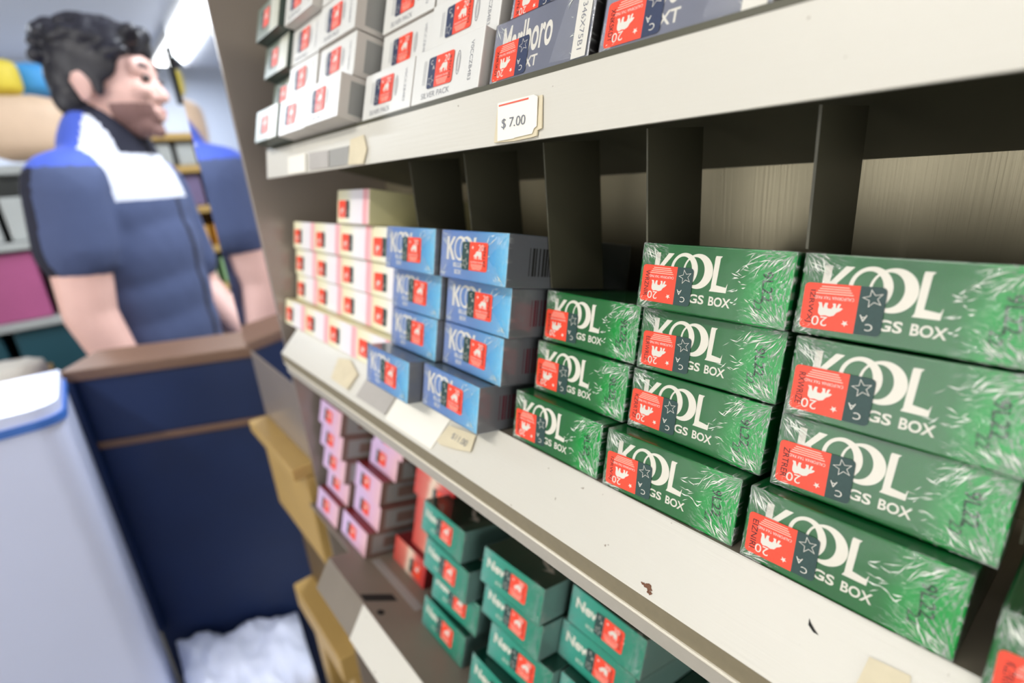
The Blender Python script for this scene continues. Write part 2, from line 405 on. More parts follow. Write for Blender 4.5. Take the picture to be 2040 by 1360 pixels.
def film_mesh(mats, h=H, w=W, fold=0.75, seed=0, amount=0):
    bm = bmesh.new(); e = 0.14
    box(bm, -e * MM, (w + e) * MM, -0.2 * MM, (D + e) * MM, -e * MM, (h + e) * MM, 0, 0.5 * MM)
    # the folded-over end flaps: everything but the triangle at the right-hand end
    poly(bm, [(0.8, 0.8), (w - 1, 0.8), (w * fold, h * 0.5), (w - 1, h - 0.8), (0.8, h - 0.8)], 0.27, 1)
    poly(bm, [(1.2, 1.2), (14, h * .5), (1.2, h - 1.2)], 0.30, 1)
    # white slivers painted as glints on raised film creases, fanning out of the corners and along the folds
    rr = random.Random(seed)
    def crease_glint(u, v, a, L, wd):
        wd *= 0.62
        du, dv = math.cos(a), math.sin(a); nu, nv = -dv, du
        bend = rr.uniform(-.35, .35)
        c = (u + du * L * .5 + nu * bend, v + dv * L * .5 + nv * bend); t = (u + du * L, v + dv * L)
        if not (0.3 < t[0] < w - .3 and 0.3 < t[1] < h - .3): return
        lift = rr.uniform(.05, .13)
        A = bm.verts.new((u * MM, -.29 * MM, v * MM)); B = bm.verts.new(((c[0] + nu * wd) * MM, -(.29 + lift) * MM, (c[1] + nv * wd) * MM))
        C = bm.verts.new((t[0] * MM, -.29 * MM, t[1] * MM)); D_ = bm.verts.new(((c[0] - nu * wd) * MM, -.29 * MM, (c[1] - nv * wd) * MM))
        bm.faces.new((A, B, C)).material_index = 2; bm.faces.new((A, C, D_)).material_index = 2
    for i in range(amount):
        k = i % 5
        if k == 0: crease_glint(rr.uniform(.5, 5), h - rr.uniform(.5, 4), math.radians(rr.uniform(-75, -5)), rr.uniform(2, 7), rr.uniform(.05, .14))
        elif k == 1: crease_glint(rr.uniform(.5, 4), rr.uniform(.5, 3), math.radians(rr.uniform(5, 70)), rr.uniform(2, 6), rr.uniform(.04, .11))
        elif k == 2: crease_glint(w - rr.uniform(.5, 14), h - rr.uniform(.4, 5), math.radians(rr.uniform(190, 250)), rr.uniform(2, 6.5), rr.uniform(.05, .15))
        elif k == 3: crease_glint(w - rr.uniform(1, 9), rr.uniform(.5, 4), math.radians(rr.uniform(110, 165)), rr.uniform(2, 5.5), rr.uniform(.04, .10))
        else: crease_glint(w * fold + rr.uniform(-5, 2), h * .5 + rr.uniform(-6, 7), math.radians(rr.uniform(150, 235)), rr.uniform(1.2, 3.5), rr.uniform(.06, .16))
    me = bpy.data.meshes.new('cellophane'); bm.to_mesh(me); bm.free()
    for m in mats: me.materials.append(M[m])
    return me

def me_from(bm, name, mats):
    me = bpy.data.meshes.new(name); bm.to_mesh(me); bm.free()
    for m in mats: me.materials.append(M[m])
    return me

def art_kool(scale=1.0, sub='KINGS BOX'):
    bm = bmesh.new(); y = 0.08
    t = [(5.8, 21.0), (7.9, 21.0), (7.9, 16.2), (11.3, 21.0), (13.6, 21.0), (9.7, 16.0), (14.0, 9.4), (11.3, 9.4), (7.9, 15.0), (7.9, 9.4), (5.8, 9.4)]
    for k in ([0, 1, 9, 10], [2, 3, 4, 5], [5, 6, 7, 8]):
        poly(bm, [t[i] for i in k], y)
    poly(bm, [t[2], t[5], t[8]], y)
    ring(bm, 18.2, 15.4, 5.4, 6.1, 3.7, 4.8, -0.6, y)
    ring(bm, 23.6, 15.4, 5.7, 6.1, 3.8, 4.9, -1.2, y + .01)
    poly(bm, [(29.7, 21.2), (32.0, 21.2), (31.4, 20.4), (31.1, 11.4), (34.6, 10.9), (35.1, 12.4), (34.9, 9.1), (28.8, 9.1), (29.3, 10.1), (29.5, 20.4)], y)
    if sub == 'KINGS BOX':
        text(bm, 'KINGS', 13.0, 4.2, 14.4, 3.2, y, bold=0.025); text(bm, 'BOX', 29.2, 4.2, 7.8, 3.2, y, bold=0.025)
        text(bm, '9L22', 43.5, 11.0, 9.4, 3.4, y, 1, rot=-84, bold=.01); text(bm, '22', 44.2, 5.4, 3.8, 2.6, y, 1, rot=-84)
    else:
        text(bm, 'BLUE', 12.6, 6.0, 8.6, 2.3, y, bold=.02); text(bm, 'BOX', 14.0, 2.6, 6.0, 2.3, y, bold=.02)
    if scale != 1.0:
        for v in bm.verts:
            v.co.x = v.co.x * scale
    return me_from(bm, 'brand_lettering', ['ink_white', 'ink_green'])

def art_newport():
    bm = bmesh.new(); y = 0.08
    text(bm, 'Newport', 4.6, 10.2, 37.5, 8.6, y, bold=0.03)
    text(bm, 'BOX', 14.5, 5.0, 6.0, 2.4, y)
    text(bm, 'W0890S27', 43.5, 10.2, 15.0, 2.0, y, 1, rot=90)
    return me_from(bm, 'brand_lettering', ['ink_white', 'teal_side'])

def art_marl():
    bm = bmesh.new(); y = 0.08
    text(bm, 'Marlboro', 6.0, 9.0, 29.5, 12.6, y, bold=.02)
    text(bm, 'NXT', 18.0, 3.4, 11.0, 4.0, y, bold=.02)
    return me_from(bm, 'brand_lettering', ['ink_white'])

def art_silver():
    bm = bmesh.new(); y = 0.08
    text(bm, 'SILVER PACK', 9.5, 1.7, 24, 2.6, y)
    text(bm, 'V0CCZB4B3', 40.0, 11.0, 16.0, 2.2, y, rot=-90)
    for u in (9.5, 11.0): poly(bm, [(u, 8), (u + .35, 8), (u + .35, 19), (u, 19)], y)
    ring(bm, 38.5, 13.0, 1.6, 5.0, 1.25, 4.6, 0, y); ring(bm, 38.5, 13.0, .8, 3.8, .55, 3.5, 0, y)
    return me_from(bm, 'printed_lettering', ['ink_grey'])

def art_code_label():
    bm = bmesh.new()
    poly(bm, [(47.5, 1.0), (54.2, 1.0), (54.2, 23.0), (47.5, 23.0)], 0.34, 0)
    text(bm, 'V346X75B1', 42.2, 11.2, 17.5, 2.2, 0.39, 1, rot=-90)
    poly(bm, [(36.5, 2.2), (47.2, 1.6), (47.2, 22), (42, 22)], 0.30, 2)
    return me_from(bm, 'code_label', ['ink_white', 'ink_grey', 'haze_grey'])

def art_barcode(red=True):
    """printed block on the pack's right-hand side"""
    bm = bmesh.new(); x = (W + 0.1) * MM
    def q(y0, y1, z0, z1, mi, e=0):
        f = bm.faces.new([bm.verts.new((x + e * MM, a * MM, b * MM)) for a, b in ((y0, z0), (y1, z0), (y1, z1), (y0, z1))]); f.material_index = mi
    q(4, 60, 3.0, 21.4, 0)
    r = random.Random(3); p = 13.0
    while p < 31:
        w = r.choice((.5, .9, 1.4)); q(p, p + w, 5.5, 18.5, 1, 0.05); p += w + r.choice((.5, .8, 1.3))
    return me_from(bm, 'barcode', ['blue_side', 'bar_red' if red else 'dark_hole'])

def art_side_label():
    bm = bmesh.new(); x = (W + 0.1) * MM
    def q(y0, y1, z0, z1, mi, e=0):
        f = bm.faces.new([bm.verts.new((x + e * MM, a * MM, b * MM)) for a, b in ((y0, z0), (y1, z0), (y1, z1), (y0, z1))]); f.material_index = mi
    q(6, 48, 3, 21, 0); q(18, 36, 7, 17, 1, .05)
    return me_from(bm, 'side_print', ['barcode_card', 'rose_side'])

def art_swoosh():
    bm = bmesh.new(); z = (H + 0.1) * MM
    P = [(28, 27), (35, 20.5), (43, 17.0), (44, 19.4), (37, 22.5), (31, 27.5)]
    Q = [(39.5, 14.2), (47.5, 17.6), (41.5, 22.6), (43.2, 18.2)]
    for pts in (P, Q): bm.faces.new([bm.verts.new((a * MM, b * MM, z)) for a, b in pts])
    return me_from(bm, 'curved_arrow_print', ['ink_white'])

ART = dict(kool=art_kool(), koolb=art_kool(0.98, 'BLUE'), newport=art_newport(), marl=art_marl(), silver=art_silver())
CODE, BARC, BARC2, SIDEL, SWOOSH = art_code_label(), art_barcode(), art_barcode(False), art_side_label(), art_swoosh()
KIND = {  # carton mesh, film mesh, lettering, stamp (u, v, rot), stamps, extras
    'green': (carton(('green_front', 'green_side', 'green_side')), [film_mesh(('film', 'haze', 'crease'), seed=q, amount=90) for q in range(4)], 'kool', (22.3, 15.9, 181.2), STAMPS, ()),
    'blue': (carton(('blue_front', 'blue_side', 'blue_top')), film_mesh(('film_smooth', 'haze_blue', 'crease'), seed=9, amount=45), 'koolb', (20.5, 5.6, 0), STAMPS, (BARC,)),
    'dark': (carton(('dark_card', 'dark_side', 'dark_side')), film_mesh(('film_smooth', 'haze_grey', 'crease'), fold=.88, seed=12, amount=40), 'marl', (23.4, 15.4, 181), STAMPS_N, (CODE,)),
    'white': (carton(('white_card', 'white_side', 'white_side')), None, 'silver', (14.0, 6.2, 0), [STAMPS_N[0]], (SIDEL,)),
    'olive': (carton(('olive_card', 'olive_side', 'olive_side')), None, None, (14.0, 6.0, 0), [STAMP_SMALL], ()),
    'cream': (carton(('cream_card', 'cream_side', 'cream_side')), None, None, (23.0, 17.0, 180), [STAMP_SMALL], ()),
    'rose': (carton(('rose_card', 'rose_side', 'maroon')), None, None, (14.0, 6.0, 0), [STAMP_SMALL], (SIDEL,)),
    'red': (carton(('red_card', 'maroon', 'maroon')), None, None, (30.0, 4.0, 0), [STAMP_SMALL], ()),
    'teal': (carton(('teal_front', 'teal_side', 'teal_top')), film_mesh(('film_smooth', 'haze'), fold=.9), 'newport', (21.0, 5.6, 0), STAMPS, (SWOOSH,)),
}
SHELF = {'mid': (-96.29, 12.073), 'up': (76.364, 17.007), 'low': (-293.514, 16.97)}
PITCH = 24.92
pack_n = [0]
def link_child(name, me, parent, loc=(0, 0, 0), rot=0):
    o = bpy.data.objects.new(name, me); COL.objects.link(o); o.parent = parent; o.location = loc
    o.rotation_euler = (0, rot, 0); return o

def pack(kind, shelf, X, w, k, yaw, label, group, upright=None):
    z0, th = SHELF[shelf]; th = math.radians(th)
    V = Vector((0, math.sin(th), math.cos(th))); Wd = Vector((0, math.cos(th), -math.sin(th)))
    p = Vector((X, 0, z0)) + Wd * w + V * (k * PITCH + 0.3)
    r = thing('cigarette_pack', label, 'cigarette pack', p * MM, group)
    r.rotation_euler = (Matrix.Rotation(-th, 3, 'X') @ Matrix.Rotation(math.radians(yaw), 3, 'Z')).to_euler()
    ca, fi, art, st, stamps, extras = KIND[kind]
    i = pack_n[0]; pack_n[0] += 1
    link_child('carton', ca, r)
    if fi: link_child('cellophane', fi[i % len(fi)] if isinstance(fi, list) else fi, r)
    if art: link_child(ART[art].name.split('.')[0], ART[art], r)
    sm = stamps[i % len(stamps)]
    rr = random.Random(i * 13 + 5)
    tu, tv, rot = st; tu += rr.uniform(-.5, .5); tv += rr.uniform(-.5, .5); rot += rr.uniform(-1.5, 1.5)
    so = link_child('tax_stamp', sm, r, (tu * MM, -0.36 * MM, tv * MM), -math.radians(rot))
    if sm is not STAMP_SMALL: so.scale = (1.08, 1, 1.08)
    for e in extras:
        if e is BARC and k == 3: e = BARC2
        link_child(e.name.split('.')[0], e, r)
    return r

POS = {4: ('bottom', 'second from bottom', 'second from top', 'topmost'), 3: ('bottom', 'middle', 'topmost'),
       5: ('bottom', 'second from bottom', 'middle', 'second from top', 'topmost'), 2: ('lower', 'upper')}
def stack(kind, shelf, rows, desc, where, group):
    n = len(rows)
    for k, (X, w, yaw) in enumerate(rows):
        lab = f'{desc}, the only one {where}' if n == 1 else f'{desc}, {POS[n][k]} of {where}'
        pack(kind, shelf, X, w, k, yaw, lab, group)

g = 'green packs on the middle shelf'
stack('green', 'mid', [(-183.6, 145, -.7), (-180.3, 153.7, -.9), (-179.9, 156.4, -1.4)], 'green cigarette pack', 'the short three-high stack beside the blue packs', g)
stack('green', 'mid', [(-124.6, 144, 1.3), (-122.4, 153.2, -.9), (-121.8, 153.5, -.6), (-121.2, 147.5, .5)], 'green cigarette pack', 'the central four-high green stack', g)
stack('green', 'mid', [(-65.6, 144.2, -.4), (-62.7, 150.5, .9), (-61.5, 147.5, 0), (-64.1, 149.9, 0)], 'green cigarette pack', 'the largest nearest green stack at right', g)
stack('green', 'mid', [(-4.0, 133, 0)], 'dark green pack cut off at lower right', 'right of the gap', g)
g = 'blue packs on the middle shelf'
stack('blue', 'mid', [(-249.2, 131.3, -1.8), (-244, 140.3, -2.2), (-240.1, 138, -.6), (-235.0, 129.3, -.4)], 'blue pack with barcoded side', 'the right-hand blue stack', g)
stack('blue', 'mid', [(-306.5, 123.5, -1), (-301, 137, -1), (-297.5, 135, 0), (-292.6, 127, -.4)], 'blue pack', 'the left-hand blue stack by the cream packs', g)
g = 'cream and pink packs on the middle shelf'
cw = ['the cream stack touching the blue packs', 'the cream stack second from the blue packs', 'the cream stack third from the blue packs', 'the farthest cream stack, by the end panel']
for i, X in enumerate((-349, -405, -461, -517)):
    stack('cream', 'mid', [(X - 13 if i < 3 else X - 14, 141, 0), (X - 8, 150, 0), (X - 6, 148, 0), (X, 144, 0)][:4], 'cream pack', cw[i], g)
pack('cream', 'mid', -400, 139, 4, 0, 'lone cream and pink pack lying on top of all the cream packs', g)
g = 'dark grey packs on the top shelf'
stack('dark', 'up', [(-183.2, 151.3, -1.6), (-181, 156, 0)], 'dark grey pack with white code strip', 'the pair above the $ 7.00 tag', g)
stack('dark', 'up', [(-124, 150.5, 0)], 'large dark grey pack', 'right of the pair over the $ 7.00 tag', g)
stack('dark', 'up', [(-65, 156, 0)], 'blurred dark pack at the top edge', 'right of the dark packs', g)
g = 'white and silver packs on the top shelf'
stack('white', 'up', [(-241.7, 148, 0), (-243, 155, 0), (-243, 156, 0)], 'white pack', 'the white stack touching the dark grey packs', g)
stack('white', 'up', [(-298.3, 148.4, -.3), (-300, 157, 0), (-300.5, 156, 0)], 'white pack', 'the white stack second from the dark packs', g)
stack('white', 'up', [(-359.5, 136, 0), (-360.5, 143, 0), (-360.5, 141, 0), (-360.5, 141, 0)], 'white pack', 'the right stack of the jutting glossy white block', g)
stack('white', 'up', [(-416, 137, 0), (-417.5, 142, 0), (-417.5, 142, 0), (-417, 135, 0)], 'white pack', 'the left stack of the jutting glossy white block', g)
stack('olive', 'up', [(-474, 136, 0), (-474, 147, 0), (-474, 139, 0), (-474, 131, 0)], 'grey-green pack', 'the stack beside the end panel on the top shelf', 'grey-green packs on the top shelf')
g = 'teal packs on the lower shelf'
stack('teal', 'low', [(-307.6, 135.8, -.4), (-303.6, 138.6, 2.5), (-309, 131, 0), (-319.4, 131.6, -.8)], 'teal cigarette pack', 'the left teal stack next to the red packs', g)
stack('teal', 'low', [(-238.5, 132, 0), (-231.9, 138.9, 3.8), (-243, 138.4, 1.1), (-243.4, 133, 3.1)], 'teal cigarette pack', 'the middle teal stack', g)
stack('teal', 'low', [(-180, 152, 0), (-175.8, 149, 0), (-187, 156.8, 0), (-183.7, 156.6, -1.6)], 'teal cigarette pack', 'the right teal stack under the shelf lip', g)
g = 'pink and red packs on the lower shelf'
stack('red', 'low', [(-398, 158, 0), (-379, 164, 0), (-378, 163, 0), (-379, 159, 0), (-365, 151, 1)], 'red and cream pack', 'the red stack left of the teal packs', g)
stack('rose', 'low', [(-464, 134, 0), (-461, 143, 0), (-463, 142, 0), (-456, 152, 0), (-444, 148, 1)], 'pale pink pack', 'the pink stack beside the red stack', g)
stack('rose', 'low', [(-524, 131, 0), (-520, 138, 0), (-519, 131, 0), (-520, 126, 0), (-520, 122, 0)], 'pale pink pack', 'the farthest pink stack by the end panel', g)

# ------------------------------------------------------------------ the display rack
rack = thing('display_rack', 'painted metal cigarette display rack with slanted shelves along the right wall', 'shelving unit', (0, 0.2, FLOOR))
def rp(name, bm, mats, parent=rack, smooth=False, label=None):
    o = obj(name, bm, mats, parent, smooth)
    if parent is rack: o.matrix_parent_inverse = rack.matrix_basis.inverted() if False else Matrix.Translation((0, -0.2, -FLOOR))
    if label: o['label'] = label
    return o
XR = 0.40; XL = -0.5335
def tray_profile(key, w0, w1, t=2.0):
    z0, th = SHELF[key]; th = math.radians(th)
    V = (math.sin(th), math.cos(th)); Wd = (math.cos(th), -math.sin(th))
    P = lambda w, v: ((w * Wd[0] + v * V[0]) * MM, (z0 + w * Wd[1] + v * V[1]) * MM)
    return [P(w0, 0), P(w1, 0), P(w1, -t), P(w0, -t)], P(w0, 0)
for key, w0, w1, xl in (('up', 148.0, 281, -0.485), ('mid', 144.0, 275, -0.503), ('low', 106.5, 281, -0.425)):
    prof, kink = tray_profile(key, w0, w1)
    bm = bmesh.new(); prism(bm, prof, max(xl, XL), XR)
    sh = rp('shelf_tray', bm, 'tray_low' if key == 'low' else 'dark_metal' if key == 'up' else 'tray')
    ky, kz = kink
    dy_, dz_ = {'up': (0.0045, 0.0232), 'mid': (0.0202, 0.0202), 'low': (0.0165, 0.0240)}[key]
    fy, fz = ky - dy_, kz - dz_
    bm = bmesh.new(); t = 0.0016
    prism(bm, [(ky, kz), (fy, fz), (fy + t, fz - 0.0002), (ky + t, kz - 0.0018)], max(xl, XL), XR)
    fo = obj('fascia', bm, 'tray_low' if key == 'low' else 'fascia', sh)
    if key == 'low':
        pr3, _ = tray_profile('low', 127.0, 281, 2.0); bm = bmesh.new(); prism(bm, pr3, XL, -0.425); obj('tray_end', bm, 'tray_low', sh)
        bm = bmesh.new(); e = 0.0008
        prism(bm, [(ky - e * .8, kz + e * .5), (fy - e * .8, fz + e * .5), (fy - .0001, fz + .0001), (ky - .0001, kz + .0001)], -0.349, XR)
        lo = obj('label_strip', bm, 'fascia', sh); lo['label'] = 'white label strip clipped over the grey front edge'
        bm = bmesh.new(); pr2, _ = tray_profile('low', 138.5, 146.5, -0.35); prism(bm, pr2, -0.403, -0.322)
        lo = obj('pale_strip', bm, 'paper_grey', sh)
        z0, th = SHELF['low']; th = math.radians(th)
        for (xa, xb, wa, wb, nm) in ((-0.352, -0.336, 121, 123.5, 'slot'), (-0.338, -0.329, 112, 115.0, 'hole')):
            bm = bmesh.new()
            if nm == 'hole':
                for f in [0]:
                    pts = [(0.5 * (xa + xb) + 0.0034 * math.cos(a * math.pi / 8), 113.5 + 3.0 * math.sin(a * math.pi / 8)) for a in range(16)]
            else:
                pts = [(-0.362, 108.5), (-0.352, 108.5), (-0.340, 132), (-0.350, 132)]
            vs = [bm.verts.new((x, (w * math.cos(th) + .3 * math.sin(th)) * MM, (z0 - w * math.sin(th) + .3 * math.cos(th)) * MM)) for x, w in pts]
            bm.faces.new(vs); obj(nm, bm, 'dark_hole', sh)
    if key == 'mid':
        # the front beam under the middle shelf: a brown recessed band, a bead painted bright as if catching light and a grey face
        bm = bmesh.new(); box(bm, XL + .03, XR, fy + 0.0002, fy + 0.010, fz - 0.0085, fz - 0.0003); obj('lip_band', bm, 'lip_brown', sh)
        bm = bmesh.new(); box(bm, XL + .035, XR, fy - 0.0006, fy + 0.010, fz - 0.0098, fz - 0.0085, 0, .0003); obj('worn_edge', bm, 'lip_edge', sh)
        bm = bmesh.new(); box(bm, XL + .04, XR, fy - 0.0002, fy + 0.010, fz - 0.0168, fz - 0.0098); obj('lip_face', bm, 'lip_grey', sh)
        MID = (ky, kz, fy, fz)
    if key == 'up': UPF = (ky, kz, fy, fz)
# side end panel, back panels, upright dividers
bm = bmesh.new(); box(bm, XL - 0.004, XL, 0.1335, 0.2735, -0.66, 0.52, 0, .0006); rp('end_panel', bm, 'end_panel')
bm = bmesh.new(); box(bm, XL, XR, 0.270, 0.2735, -0.66, 0.52); rp('back_panel', bm, 'back_metal')
z0m, thm = SHELF['mid']; thm = math.radians(thm)
for x, zb in ((-0.2982, -.028), (-0.2396, -.028), (-0.1781, -.0535), (-0.1230, -.0535), (-0.0648, -.028), (-0.0050, -.102), (0.0530, -.125), (0.110, -.125), (0.168, -.125), (0.226, -.125), (0.284, -.125), (0.342, -.125)):
    bm = bmesh.new()      # lower edge cut parallel to the slanted tray
    prism(bm, [(0.169, zb - .0018), (0.206, zb - .0097), (0.206, 0.0105), (0.169, 0.0105)], x - .0004, x + .0004)
    rp('divider', bm, 'dark_metal')
# top and base boards to close the rack
bm = bmesh.new(); box(bm, XL, XR, 0.13, 0.270, 0.50, 0.52); rp('top_panel', bm, 'dark_metal')
bm = bmesh.new(); box(bm, XL, XR, 0.10, 0.270, -0.66, -0.64); rp('bottom_tray', bm, 'tray_low')
bm = bmesh.new(); box(bm, XL, XR, 0.13, 0.26, FLOOR, -0.66); rp('plinth', bm, 'dark_metal')

# ------------------------------------------------------------------ paper labels on the fascias
def fas(F, x, t, off=0.0):
    """point on a sloping fascia: x along the shelf, t 0 at the kink .. 1 at the lower edge, off = metres off the surface"""
    ky, kz, fy, fz = F; n = Vector((0, fz - ky * 0 - kz, 0)); d = Vector((0, fy - ky, fz - kz)); L = d.length
    nn = Vector((0, d.z, -d.y)) / L
    if nn.y > 0: nn = -nn
    return Vector((x, ky, kz)) + d * t + nn * off
def tagpaper(name, F, pts, off, mats, label, cat, txt=None, extra=None, group=None, curl=0.0):
    """pts: outline in (x, t); text given as (string, x0, x1, t0, t1)"""
    bm = bmesh.new()
    def solid(pl, o0, o1, mi):
        a = [bm.verts.new(fas(F, x, t, o0)) for x, t in pl]; b = [bm.verts.new(fas(F, x, t, o1 + curl * max(0, t - .6))) for x, t in pl]
        n = len(pl); bm.faces.new(a).material_index = mi; bm.faces.new(b[::-1]).material_index = mi
        for i in range(n): bm.faces.new((a[i], b[i], b[(i + 1) % n], a[(i + 1) % n])).material_index = mi
    solid(pts, off, off + 0.0003, 0)
    o = obj(name, bm, mats, None); tag(o, label, cat, group)
    def flat(nm, pl, mi, o1=0.00042):
        b2 = bmesh.new(); b2.faces.new([b2.verts.new(fas(F, x, t, off + o1)) for x, t in pl]); return obj(nm, b2, mi, o)
    if txt:
        st, x0, x1, t0, t1 = txt; b2 = bmesh.new(); vs, fs = text_mesh(st)
        xs = [p[0] for p in vs]; ys = [p[1] for p in vs]; a0, a1, c0, c1 = min(xs), max(xs), min(ys), max(ys)
        bv = [b2.verts.new(fas(F, x0 + (px - a0) / (a1 - a0) * (x1 - x0), t1 + (py - c0) / (c1 - c0) * (t0 - t1), off + 0.0005)) for px, py in vs]
        for f in fs: b2.faces.new([bv[i] for i in f])
        obj('printed_price', b2, 'ink_grey', o)
    if extra: flat('red_line', extra, 'red_line')
    return o


# positions measured along the shelf (metres) and across the fascia (0 top .. 1 lower edge)
GL = 'blank labels on the shelf fronts'
tagpaper('price_tag', UPF, [(-.1711, .35), (-.1457, .38), (-.1446, .857), (-.1468, .876), (-.1469, .956), (-.1498, .97), (-.1600, .985), (-.1718, .965)], 0.0004, 'paper_old', 'torn yellowed older price tag peeking out behind the $ 7.00 tag', 'price tag', group='price tags', curl=.001)
tagpaper('price_tag', UPF, [(-.1702, .362), (-.1495, .358), (-.1474, .40), (-.1468, .82), (-.1482, .85), (-.1490, .92), (-.1586, .94), (-.1595, .95), (-.1690, .955)], 0.0012, 'paper', 'white price tag printed $ 7.00 with a thin red line on top shelf front', 'price tag', ('$ 7.00', -.1668, -.1530, .62, .79), [(-.1693, .395), (-.1520, .385), (-.1520, .41), (-.1693, .42)], 'price tags')
tagpaper('shelf_label', UPF, [(-.3113, .36), (-.2930, .33), (-.2885, .67), (-.2926, .99), (-.3136, .96)], 0.0006, 'paper_old', 'beige torn label on the top shelf front under the white packs', 'label', group=GL, curl=.001)
tagpaper('shelf_label', UPF, [(-.3444, .50), (-.3138, .50), (-.3138, .95), (-.3444, .95)], 0.0005, 'paper_grey', 'pale grey label left of the beige torn label on the top shelf front', 'label', group=GL)
tagpaper('shelf_label', UPF, [(-.3817, .46), (-.3459, .50), (-.3459, .95), (-.3818, .93)], 0.0005, 'plate_grey', 'light grey label, second to the left of the beige torn label', 'label', group=GL)
tagpaper('shelf_label', UPF, [(-.4270, .44), (-.3886, .44), (-.3886, .97), (-.4270, .97)], 0.0005, 'paper', 'white label near the far left end of the top shelf front', 'label', group=GL)
tagpaper('price_tag', MID, [(-.2295, .356), (-.2060, .275), (-.2034, .579), (-.2123, .662), (-.2274, .759), (-.2320, .72)], 0.0010, 'paper_old', 'curled price tag printed $11.00 below the blue packs', 'price tag', ('$11.00', -.2225, -.2085, .43, .57), None, 'price tags', curl=.004)
tagpaper('shelf_label', MID, [(-.3374, .36), (-.2926, .36), (-.2926, .86), (-.3374, .86)], 0.0005, 'plate_grey', 'plain grey rectangular label on the middle shelf front', 'label', group=GL)
tagpaper('shelf_label', MID, [(-.3929, .241), (-.3738, .132), (-.3514, .366), (-.3517, .835), (-.3836, .817)], 0.0008, 'paper_old', 'crumpled beige label left of the plain grey one on the middle shelf front', 'label', group=GL, curl=.003)
tagpaper('shelf_label', MID, [(-.2900, .06), (-.2310, .06), (-.2340, .93), (-.2900, .93)], 0.0003, 'paper', 'long white paper strip between the plain grey label and the $11.00 tag', 'label', group=GL)
tagpaper('shelf_label', MID, [(-.1713, .02), (0.06, .02), (0.06, .97), (-.1830, .97)], 0.0002, 'fascia', 'wide white sheet covering the middle shelf front below the green packs', 'label', group=GL)
tagpaper('shelf_label', MID, [(-.0255, .30), (-.0165, .27), (-.0145, .72), (-.0265, .72)], 0.0007, 'paper_old', 'brown-stained paper scrap at the bottom right of the middle shelf front', 'label', group=GL)
def chip(x, t, r, seed, mat_='rust', par=None):
    rr = random.Random(seed); bm = bmesh.new(); n = 14
    bm.faces.new([bm.verts.new(fas(MID, x + r * rr.uniform(.5, 1.2) * math.cos(2 * math.pi * i / n), t + r / .029 * rr.uniform(.3, .8) * math.sin(2 * math.pi * i / n), 0.00065)) for i in range(n)])
    o = obj('rust_chip', bm, mat_, par); return o
shm = [o for o in bpy.data.objects if o.name.startswith('shelf_tray')][1]
chip(-0.0885, .87, .0021, 1, par=shm); chip(-0.0908, .87, .0009, 2, par=shm); chip(-0.0872, .92, .0012, 3, par=shm); chip(-0.0208, .50, .0024, 4, par=shm)
bm = bmesh.new()
P = [(-0.0412, .255), (-0.0404, .29), (-0.0390, .33), (-0.0376, .36), (-0.0391, .36), (-0.0408, .32)]
bm.faces.new([bm.verts.new(fas(MID, x, t, .0007)) for x, t in P]); obj('scratch', bm, 'dark_hole', shm)

# ------------------------------------------------------------------ mirror and wooden unit past the rack's end
bm = bmesh.new()
A = Vector((-0.5385, 0.1335)); B = Vector((-0.740, 0.1356)); nn = Vector((0.0, 1.0)) * 0.006
for z0_, z1_ in ((-0.192, 0.62),):
    vs = [(A.x, A.y), (B.x, B.y), (B.x + nn.x, B.y + nn.y), (A.x + nn.x, A.y + nn.y)]
    a = [bm.verts.new((x, y, z0_)) for x, y in vs]; b = [bm.verts.new((x, y, z1_)) for x, y in vs]
    bm.faces.new(a); bm.faces.new(b[::-1])
    for i in range(4): bm.faces.new((a[i], b[i], b[(i + 1) % 4], a[(i + 1) % 4]))
mir = obj('mirror_panel', bm, 'mirror'); tag(mir, 'tall narrow mirror panel beside the rack reflecting the man in the navy shirt', 'mirror')
wu = thing('wooden_stand', 'rough tan wooden stand below the mirror, left of the pink packs', 'wooden stand', (-0.63, 0.15, FLOOR))
def wp(name, m, *a, bev=.002):
    bm = bmesh.new(); box(bm, *a, 0, bev); o = obj(name, bm, m, wu); o.matrix_parent_inverse = Matrix.Translation((0.63, -0.15, -FLOOR)); return o
wp('top_rail', 'wood', -0.715, -0.539, 0.112, 0.150, -0.302, -0.287)
wp('rail', 'wood', -0.715, -0.539, 0.124, 0.142, -0.420, -0.303)
wp('lower_rail', 'wood', -0.715, -0.539, 0.114, 0.150, -0.600, -0.560)
wp('back_board', 'wood_dark', -0.715, -0.539, 0.142, 0.150, FLOOR, -0.303)
wp('backing_panel', 'end_panel', -0.715, -0.539, 0.1345, 0.150, -0.286, -0.194)
wp('post', 'wood', -0.715, -0.680, 0.126, 0.150, FLOOR, -0.601)
wp('post', 'wood', -0.575, -0.540, 0.126, 0.150, FLOOR, -0.601)

# ------------------------------------------------------------------ navy cabinet, white counter, bag
nc = thing('navy_cabinet', 'dark navy cabinet front with a brown top edge in front of the man', 'cabinet', (-0.990, -0.066, FLOOR))
nc.rotation_euler = (0, 0, math.radians(-27))
def npt(name, m, x0, x1, y0, y1, z0, z1, bev=.003):
    bm = bmesh.new(); box(bm, x0, x1, y0, y1, z0 - FLOOR, z1 - FLOOR, 0, bev); return obj(name, bm, m, nc)
npt('body', 'navy_panel', -.10, 0, 0, .33, FLOOR, -.247)
npt('top_edge', 'brown_trim', -.104, .006, -.004, .334, -.247, -.229)
npt('trim_line', 'brown_trim', 0.0001, .004, .004, .33, -.362, -.350)
npt('side_edge', 'navy_panel', 0.0001, .014, 0, .012, -.72, -.247)
wc = thing('white_counter', 'glossy white counter with a blue stripe in the lower left foreground', 'counter', (-0.95, -0.35, FLOOR))
bm = bmesh.new()
